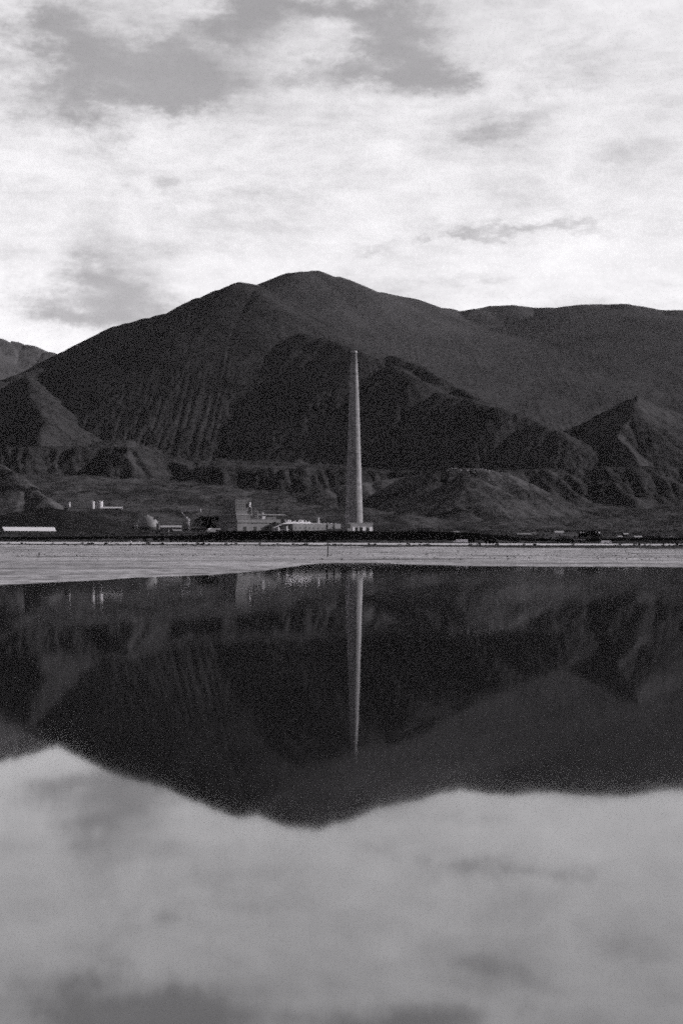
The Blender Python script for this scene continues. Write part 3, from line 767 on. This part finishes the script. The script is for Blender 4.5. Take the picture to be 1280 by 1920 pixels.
# pale rocks along the top of the knoll
ROCK = paint('pale_rock', .32, .9, .4, .4, 0., streak=False)
rk = []
for k_ in range(4):
    bmv = MB(); q = random.Random(k_)
    n_ = 9; rows = [(0.0, -.6), (.9, -.3), (1.0, .2), (.7, .7), (.25, .95)]
    vs = [(r_ * math.cos(a_ * 6.283 / n_) * q.uniform(.7, 1.2) * 1.5, r_ * math.sin(a_ * 6.283 / n_) * q.uniform(.7, 1.2), z_ + q.uniform(-.1, .1)) for r_, z_ in rows for a_ in range(n_)]
    bmv.add(vs, [(i_ * n_ + a_, i_ * n_ + (a_ + 1) % n_, (i_ + 1) * n_ + (a_ + 1) % n_, (i_ + 1) * n_ + a_) for i_ in range(4) for a_ in range(n_)] + [tuple(range(4 * n_, 5 * n_))])
    o_ = bmv.build('rock', ROCK); rk.append(o_.data); bpy.data.objects.remove(o_)
for i in range(46):
    px = rr.uniform(838, 945); D_ = np.interp(px, [838, 850, 900, 935, 970], [3525, 3515, 3495, 3495, 3475]) - abs(rr.gauss(0, 18)) - 4
    x = X_(px, D_); s_ = rr.uniform(1.2, 3.0)
    o = bpy.data.objects.new('boulder', rk[i % 4]); C.objects.link(o)
    o.location = (x, D_, ground(x, D_) + s_ * .1); o.rotation_euler = (0, 0, rr.uniform(0, 6)); o.scale = (s_, s_, s_ * .8)
    tag(o, 'pale boulder in the rocky rim along the top of the knoll', 'boulder', 'boulders along the knoll top')
# scrub too dense to count
rg = np.random.default_rng(77)
def scrub(n, ymin, ymax, smin, smax, keep=None):
    yy = rg.uniform(ymin, ymax, n); uu = rg.uniform(-.30, .30, n); x = uu * (yy + 200)
    dens = fbm(x / 120 + 4, yy / 120, 3)
    m = dens > -.05; x, yy = x[m], yy[m]
    z = heights(x, yy)
    out = []
    for a, b_, c in zip(x, yy, z):
        s = rg.uniform(smin, smax)
        out.append(clump(rg, 16, s * 1.3, s * 1.3, s * .8, s * .5, s * .42) + np.array([a, b_, c - .1]))
    return np.concatenate(out)
sv = np.concatenate([scrub(2600, 330, 1190, .12, .38), scrub(1500, 1190, 1470, .4, .9), scrub(3500, 1530, 1760, .6, 1.6), scrub(4500, 1790, 2900, .8, 2.2), scrub(3000, 2700, 3500, 1., 2.4)])
so = bpy.data.objects.new('scrub', tri_mesh('scrub', sv, SCRUB)); C.objects.link(so); so['kind'] = 'stuff'
so['label'] = 'low dark scrub scattered over the plain and road verge'

# ------------------------------------------------------------------ haze
hz = MB().box(-7000, 7000, -3800, 12500, -4.5, 2200)
m = bpy.data.materials.new('haze_air'); m.use_nodes = True
t = NT(m.node_tree); m.node_tree.nodes.remove(m.node_tree.nodes['Principled BSDF'])
pv = t.node('ShaderNodeVolumePrincipled'); pv.inputs['Density'].default_value = 1.1e-5; pv.inputs['Color'].default_value = (.46, .445, .47, 1); pv.inputs['Anisotropy'].default_value = .0
t.l.new(pv.outputs[0], m.node_tree.nodes['Material Output'].inputs['Volume'])
ho = hz.build('haze', m); ho['kind'] = 'stuff'

# ------------------------------------------------------------------ sky
SUN_EL, SUN_AZ = math.radians(21), math.radians(102)      # azimuth: 0 faces the camera, 90 is the right
sdir = Vector((math.sin(SUN_AZ) * math.cos(SUN_EL), -math.cos(SUN_AZ) * math.cos(SUN_EL), math.sin(SUN_EL)))
w = bpy.data.worlds.new('World'); SC.world = w; w.use_nodes = True
t = NT(w.node_tree); t.n.clear()
sky = t.node('ShaderNodeTexSky', sky_type='NISHITA'); sky.sun_disc = False; sky.sun_elevation = SUN_EL
sky.sun_rotation = math.atan2(sdir.x, sdir.y)
bw = t.node('ShaderNodeRGBToBW'); t.put(bw.inputs[0], sky.outputs[0])
skyc = t.mix(1., bw.outputs[0], (TINT[0], TINT[1] , TINT[2], 1), 'MULTIPLY')
bg1 = t.node('ShaderNodeBackground'); t.put(bg1.inputs[0], skyc); bg1.inputs[1].default_value = .06
dirv = t.node('ShaderNodeTexCoord').outputs['Generated']
sep = t.node('ShaderNodeSeparateXYZ'); t.put(sep.inputs[0], dirv)
dx, dy, dz = sep.outputs
hxy = t.math('SQRT', t.math('ADD', t.math('MULTIPLY', dx, dx), t.math('MULTIPLY', dy, dy)))
uu = t.math('ARCTAN2', dx, dy); vv = t.math('DIVIDE', dz, t.math('MAXIMUM', hxy, .001))
wv = t.scale(dirv, (1, 1, 1.9))
wn = t.noise(wv, 8., 9, .68)
wsep = t.node('ShaderNodeSeparateXYZ'); t.put(wsep.inputs[0], wn.outputs['Color'])
uw = t.math('MULTIPLY_ADD', t.math('SUBTRACT', wsep.outputs[0], .5), .20, uu)
vw = t.math('MULTIPLY_ADD', t.math('SUBTRACT', wsep.outputs[1], .5), .12, vv)
def blob(px, py, rx, ry, amp):
    u0 = math.atan((px - 640) / F); v0 = (HY - py) / F * math.cos(u0)
    a = t.math('MULTIPLY', t.math('SUBTRACT', uw, u0), F / rx); b_ = t.math('MULTIPLY', t.math('SUBTRACT', vw, v0), F / ry)
    q = t.math('MULTIPLY', t.math('ADD', t.math('MULTIPLY', a, a), t.math('MULTIPLY', b_, b_)), -1.)
    return t.math('MULTIPLY', t.math('EXPONENT', q), amp)
gap = None
for bb in [(380, 110, 420, 130, .34), (110, 45, 75, 50, .8), (170, 120, 90, 50, .7), (250, 180, 170, 55, .95), (380, 190, 100, 50, .8), (330, 120, 70, 40, .45), (470, 55, 60, 55, .95), (560, 15, 110, 32, .8), (700, 20, 90, 40, .7),
           (740, 95, 85, 60, .95), (800, 130, 60, 38, .8), (600, 150, 70, 25, .4), (920, 245, 75, 28, .6), (890, 280, 40, 20, .35),
           (150, 530, 75, 50, .65), (240, 520, 60, 65, .7), (200, 575, 110, 28, .6), (1020, 440, 190, 13, .5), (890, 455, 70, 10, .4), (720, 475, 60, 16, .4), (330, 350, 100, 26, .3), (240, 320, 60, 20, .35),
           (1050, 170, 150, 40, .3), (980, 130, 60, 30, .3), (1180, 300, 110, 26, .22), (560, 350, 120, 30, .22), (880, 540, 140, 12, .3), (450, 420, 150, 22, .2), (1100, 80, 100, 30, .25),
           (300, -120, 260, 70, .6), (900, -160, 240, 60, .4)]:
    q = blob(*bb); gap = q if gap is None else t.math('ADD', gap, q)
big = t.noise(t.scale(dirv, (1, 1, 2.4)), 3.2, 8, .6)
far_ = t.math('MULTIPLY', t.math('SUBTRACT', t.math('ABSOLUTE', uu), .30), 4., clamp=True)     # outside the framed part the cover is plain noise
gap = t.math('ADD', gap, t.math('MULTIPLY', t.math('MULTIPLY', t.math('SUBTRACT', big.outputs[0], .5), 4., clamp=True), far_))
cn = t.noise(wv, 16., 9, .66); cn2 = t.noise(t.scale(dirv, (1, 1, 5.)), 26., 7, .62)
tex = t.math('ADD', t.math('MULTIPLY', t.math('SUBTRACT', cn.outputs[0], .5), 1.0), t.math('MULTIPLY', t.math('SUBTRACT', cn2.outputs[0], .5), .55))
mid_ = t.noise(t.scale(dirv, (1, 1, 2.2)), 11., 10, .68, .4)
veil = t.math('MULTIPLY', t.math('SUBTRACT', mid_.outputs[0], .46), 1.5)
def smooth(v, a, b_, hi):
    mr = t.node('ShaderNodeMapRange', interpolation_type='SMOOTHSTEP'); t.put(mr.inputs[0], v)
    mr.inputs[1].default_value = a; mr.inputs[2].default_value = b_; mr.inputs[4].default_value = hi
    return mr.outputs[0]
g1 = t.math('ADD', t.math('MULTIPLY_ADD', tex, 1.1, gap), t.math('MULTIPLY', veil, .7))
gapf = t.math('ADD', smooth(g1, .05, 1.35, .30), smooth(t.math('ADD', gap, t.math('ADD', veil, tex)), -.35, 1.0, .36))
# cloud light: bright ahead and towards the sun, duller overhead and behind
ahead = t.math('MULTIPLY', t.math('SUBTRACT', dy, .25), 1.7, clamp=True)
low = t.math('SUBTRACT', 1.0, t.math('MULTIPLY', t.math('SUBTRACT', dz, .38), 2.2, clamp=True))
cb_ = t.math('MULTIPLY', t.math('MULTIPLY', ahead, low), .78)
cb_ = t.math('ADD', cb_, .18)
cb_ = t.math('MULTIPLY', cb_, t.math('MULTIPLY_ADD', t.math('ADD', tex, veil), -.17, 1.02))
cb_ = t.math('MULTIPLY', cb_, t.math('MULTIPLY_ADD', t.math('MINIMUM', t.math('MAXIMUM', t.math('SUBTRACT', vv, .18), -.05), .45), -.85, 1.09))       # whiter towards the horizon
fine = t.noise(dirv, 430., 3, .8)
cb_ = t.math('MULTIPLY', cb_, t.math('MULTIPLY_ADD', t.math('SUBTRACT', fine.outputs[0], .5), .22, 1.0))
bg2 = t.node('ShaderNodeBackground'); t.put(bg2.inputs[0], t.mix(1., cb_, (1., .985, 1.01, 1), 'MULTIPLY')); bg2.inputs[1].default_value = 1.
mx = t.node('ShaderNodeMixShader'); t.put(mx.inputs[0], gapf); t.l.new(bg2.outputs[0], mx.inputs[1]); t.l.new(bg1.outputs[0], mx.inputs[2])
t.l.new(mx.outputs[0], t.node('ShaderNodeOutputWorld').inputs['Surface'])

sun = bpy.data.lights.new('sun', 'SUN'); sun.energy = 4.; sun.angle = math.radians(.55); sun.color = (1., .985, .985)
so_ = bpy.data.objects.new('sun', sun); C.objects.link(so_); so_.rotation_euler = sdir.to_track_quat('Z', 'Y').to_euler()

# ------------------------------------------------------------------ camera and render settings
cam = bpy.data.cameras.new('camera'); cam.sensor_fit = 'VERTICAL'; cam.sensor_height = 36; cam.sensor_width = 24; cam.lens = F / 1920 * 36
cam.shift_y = (HY - 960) / 1920.; cam.clip_start = .1; cam.clip_end = 30000
co = bpy.data.objects.new('camera', cam); C.objects.link(co); co.location = (0, 0, HC); co.rotation_euler = (math.pi / 2, 0, 0)
SC.camera = co
SC.view_settings.view_transform = 'Standard'; SC.view_settings.look = 'None'; SC.view_settings.exposure = 0; SC.view_settings.gamma = 1
SC.cycles.use_denoising = False
SC.cycles.max_bounces = 6; SC.cycles.diffuse_bounces = 2; SC.cycles.glossy_bounces = 3; SC.cycles.volume_bounces = 0
SC.cycles.use_adaptive_sampling = True; SC.cycles.adaptive_threshold = .8; SC.cycles.adaptive_min_samples = 9
SC.cycles.filter_width = 1.8
